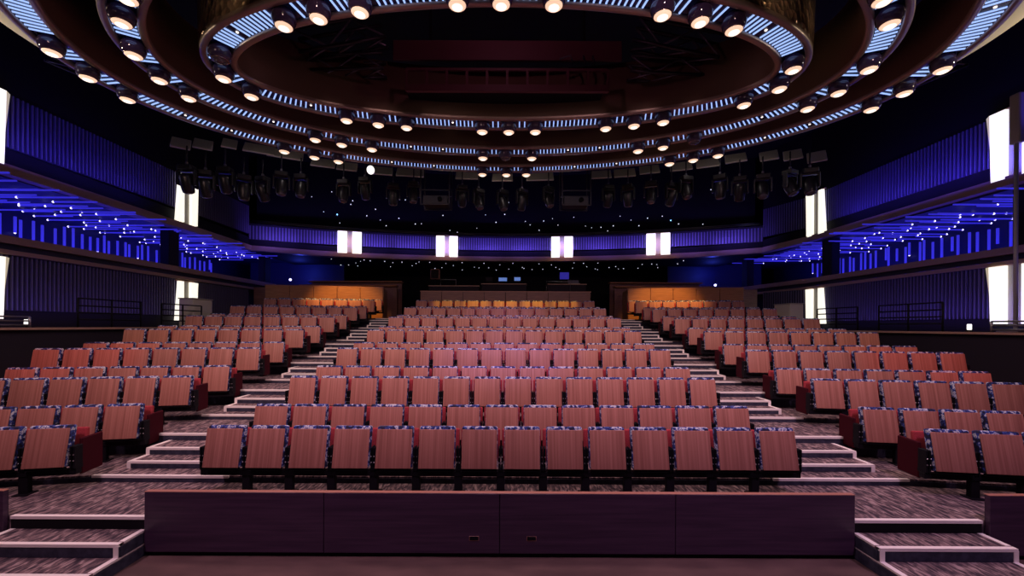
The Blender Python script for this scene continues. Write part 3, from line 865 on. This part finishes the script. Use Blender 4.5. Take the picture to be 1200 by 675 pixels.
MB().box((0, .03, (v.z - zf) / 2), (.06, .05, v.z - zf)).build('stand', M['black'], t)
for px0, px1, py0, py1, y, lab in ((516, 534, 328, 336, 18.45, 'chrome tube handrail on the left booth desk'), (640, 668, 330, 340, 18.15, 'chrome tube handrail on the right booth table')):
    a_, c_ = at_depth(px0, py0, y), at_depth(px1, py0, y); e = at_depth(px0, py1, y)
    t = thing('booth_rail', lab, 'rail', (a_.x, y, e.z))
    MB().tube([(0, 0, 0), (0, 0, a_.z - e.z), (c_.x - a_.x, 0, a_.z - e.z), (c_.x - a_.x, 0, 0)], .02, 8).build('rail_tube', M['steel'], t)
v = at_depth(681, 336, 18.5)
t = thing('laptop', 'pale open laptop at the right end of the booth', 'laptop', (v.x - .35, 18.42, dh2 + zf + .005))
MB().box((0, 0, .012), (.5, .34, .022), bev=.005).build('keyboard_base', M['plate'], t)
MB().box((0, .17, .12), (.5, .02, .24), Matrix.Rotation(R(-12), 4, 'X'), bev=.005).build('lid', M['riggrey'], t)
v = at_depth(510, 322, 21.0)
t = thing('speaker_cabinet', 'brown speaker cabinet on a pole behind the left booth desk', 'speaker', (v.x, 21.0, zf))
MB().box((0, 0, v.z - zf), (.46, .34, .5), bev=.02).build('cabinet', M['boothwood'], t)
MB().box((0, -.175, v.z - zf), (.4, .012, .44), bev=.004).build('grille', M['dark'], t)
MB().tube([(0, 0, 0), (0, 0, v.z - zf - .24)], .03, 8).build('pole', M['black'], t)

# ------------------------------------------------------------- side terraces
for sd, nm, W in ((-1, 'left', WL), (1, 'right', WR)):
    xi = sd * (10.35 if sd < 0 else 10.65)
    struct(MB().box(((xi + W) / 2, 11.2, 1.20), (abs(W - xi), 13.6, 2.40)).build(f'floor_terrace_{nm}', M['wall']))
    struct(MB().box((xi - sd * .04, 11.2, 2.40), (.10, 13.6, .05)).build(f'trim_{13 if sd < 0 else 14}', M['ledge']))
    segs = [(7.6, 8.9, 'front'), (9.9, 11.6, 'middle'), (12.3, 13.9, 'rear')]
    for y0, y1, w_ in segs:
        t = thing('terrace_rail', f'dark tube railing on the {nm} terrace, {w_} section', 'railing', (xi + sd * .06, y0, 2.42), 0, 'terrace railings')
        hh = .24 if w_ == 'front' else .72
        m_ = M['steel'] if w_ == 'front' else M['black']
        for z in ((.06, .15, .24) if w_ == 'front' else (.2, .37, .54, .72)):
            MB().tube([(0, 0, z), (0, y1 - y0, z)], .018, 8).build('rail', m_, t)
        for q in range(3):
            MB().tube([(0, (y1 - y0) * q / 2, 0), (0, (y1 - y0) * q / 2, hh)], .022, 8).build('post', m_, t)
    v = at_depth(31 if sd < 0 else 1136, 376 if sd < 0 else 383, 9.6 if sd < 0 else 9.75)
    t = thing('step_light', f'small white marker light on the {nm} terrace', 'light', (v.x, v.y, 2.42))
    MB().box((0, 0, .12), (.07, .07, .14), bev=.012).build('lamp_body', M['whitelamp'], t)
    MB().box((0, 0, .025), (.10, .10, .05), bev=.01).build('base', M['black'], t)
    t = thing('pale_cabinet', f'pale low cabinet beside the rear strip light on the {nm} terrace', 'cabinet', (sd * 10.9, 14.3 if sd < 0 else 15.6, 2.40))
    MB().box((0, 0, .5), (.5, .9, .96), bev=.02).build('body', M['white'], t)
    MB().box((0, 0, 1.0), (.54, .94, .04), bev=.01).build('top', M['plate'], t)
    MB().box((-sd * .256, 0, .5), (.012, .8, .8), bev=.004).build('door', M['white'], t)
# tall pole and lit housing at the right edge
v = at_depth(1190, 300, 9.0)
t = thing('lighting_pole', 'tall grey steel pole with a pale housing at the right edge', 'pole', (v.x, 9.0, 2.42))
MB().tube([(0, 0, 0), (0, 0, 4.9)], .035, 10).build('pole', mat('pale_pole', (.5, .48, .5), .4), t)
MB().box((.02, 0, 4.75), (.14, .2, 1.1), bev=.02).build('housing', M['plate'], t)
MB().box((0, 0, .02), (.4, .4, .04), bev=.01).build('base_plate', M['steel'], t)

# ------------------------------------------------------------------- lights
def light(kind, loc, power, col, size=.1, aim=None, spot=None, blend=.6, size_y=None):
    d = bpy.data.lights.new('lamp', kind); d.energy = power; d.color = col
    if kind == 'AREA':
        d.size = size
        if size_y: d.shape = 'RECTANGLE'; d.size_y = size_y
    else: d.shadow_soft_size = size
    if spot: d.spot_size = R(spot); d.spot_blend = blend
    o = bpy.data.objects.new('lamp', d); C.objects.link(o); o.location = loc  # the name also covers added lights that have no fixture
    if aim is not None:
        o.rotation_euler = (Vector(aim) - Vector(loc)).to_track_quat('-Z', 'Y').to_euler()
    return o
for x, y, off in lamp_spots:
    if not off: light('SPOT', (x, y, HZ - .05 - GR - .02), 26, (1.0, .66, .64), .03, (x, y, 0), 150, .7)
# added wash spots without fixtures, under the near side of the outer ring
for x, col in ((-5.5, (1.0, .62, .52)), (-2, (1.0, .60, .58)), (2, (1.0, .59, .62)), (5.5, (1.0, .60, .58))):
    light('SPOT', (x, 2.5, 6.8), 470, col, .2, (x * 1.1, 11.5, 1.4), 84, 1.0)
for x, col in ((-5.2, (1.0, .56, .74)), (0, (.95, .54, .84)), (5.2, (.92, .54, .9))):
    light('SPOT', (x, 1.6, 6.8), 600, col, .2, (x, 4.9, .9), 80, 1.0)  # added fill spots for the front rows and floor, no fixture there
# warm light on the rear rows
for x in (-7.0, 7.0):
    light('SPOT', (x, 15.0, 6.9), 1200, (1.0, .50, .11), .1, (x, 17.3, 3.5), 52, .7)
for x, pw in ((-2.4, 380), (-1.2, 620), (0, 680), (1.2, 680), (2.4, 520)):
    light('SPOT', (x, 13.6, 6.4), pw, (1.0, .60, .05), .04, (x, 16.6, 3.36), 18, .7)
# coloured accents from spots added under the rings, no stage lights there
for x, y, tx, ty, tz, pw, col, ang in ((0, 4.0, 0, 8.9, 1.7, 700, (.34, .24, 1.0), 34), (0, 9.0, 0, 14.4, 3.0, 200, (.55, .28, 1.0), 30),
        (-7, 4.2, -8.8, 8.4, 1.6, 480, (1.0, .06, .08), 26), (7, 4.2, 8.8, 8.4, 1.6, 480, (1.0, .06, .08), 26),
        (-6.5, 5, -8.6, 10.2, 2.2, 230, (1.0, .55, .22), 24), (6.5, 5, 8.6, 10.2, 2.2, 230, (1.0, .55, .22), 24)):
    light('SPOT', (x, y, 6.7), pw, col, .1, (tx, ty, tz), ang, .8)
# added lights without fixtures on the cream flare, hammered side and rig panels
for sx in (-1, 1):
    light('SPOT', (sx * 9.6, 5.6, 6.5), 150, (1.0, .86, .6), .1, (sx * 7.7, 6.4, 7.3), 90, 1.0)
    for hx, hy in ((2.9, 5.0), (3.9, 5.15), (5.0, 5.7)): light('SPOT', (sx * hx, hy, 7.05), 12, (1.0, .74, .42), .03, (sx * (hx + .1), hy + .75, 7.6), 100, 1.0)
for x in (-6, 0, 6):
    light('POINT', (x, 12.6 - abs(x) * .2, 7.6), 7, (1.0, .85, .8), .05)
light('POINT', (0, 6.3, 8.6), 14, (1.0, .35, .55), .05)  # added reddish light to lift the gantry, no lamp hangs there
# blue wash of the ribbed fronts
BL = (.10, .06, 1.0)
for i in range(0, 24, 2):
    (xa, ya), (xb, yb) = ARC[i], ARC[i + 2] if i + 2 < 25 else ARC[-1]
    cx, cy = (xa + xb) / 2, (ya + yb) / 2
    light('AREA', (cx * .965, cy - .55, 6.44), 16, (.22, .13, 1.0), 1.6, (cx, cy + .1, 6.85), size_y=.06)
for W, sd, ys in ((WL, -1, (7.6, 9.2, 10.8, 12.4)), (WR, 1, (7.6, 9.2, 10.8, 12.4, 14.0))):
    for k, y in enumerate(ys):
        light('AREA', (W - sd * .6, y, 6.46), (30 if sd > 0 else 15) * (.8 ** k), BL, 1.5, (W, y, 7.3), size_y=.06)
        light('AREA', (W - sd * .6, y + .6, 2.75), (8 if sd > 0 else 3) * (.7 ** k), (.22, .12, 1.0), 1.5, (W, y + .6, 3.5), size_y=.06)
for o in WARM_FRONTS:
    light('SPOT', (o.location.x * .97, o.location.y - .75, 6.9), 22, (1.0, .52, .2), .05, (o.location.x, o.location.y, 6.15), 110, 1.0)  # added warm spots in front of the balcony strip lights
# recess light
for sd, W in ((-1, WL), (1, WR)):
    for y in (9.5, 12, 14.5, 17, 19.5):
        light('AREA', (W + sd * 1.9, y, 4.35), 30, (.05, .04, 1.0), 1.8, (W + sd * 1.9, y, 6.1))
    light('POINT', (sd * 11, 21.6, 5.4), 30, (.05, .08, 1.0), .1)

w = bpy.data.worlds.new('world'); bpy.context.scene.world = w; w.use_nodes = True
w.node_tree.nodes['Background'].inputs[0].default_value = (.25, .15, .5, 1)
w.node_tree.nodes['Background'].inputs[1].default_value = .013
vs = bpy.context.scene.view_settings
bpy.context.scene.display_settings.display_device = 'sRGB'
vs.view_transform = 'Standard'; vs.look = 'None'; vs.exposure = 0.0; vs.gamma = 1.0; vs.use_curve_mapping = False
print('seats', chairs_built, 'far', len(far_seats), 'objects', len(bpy.data.objects))
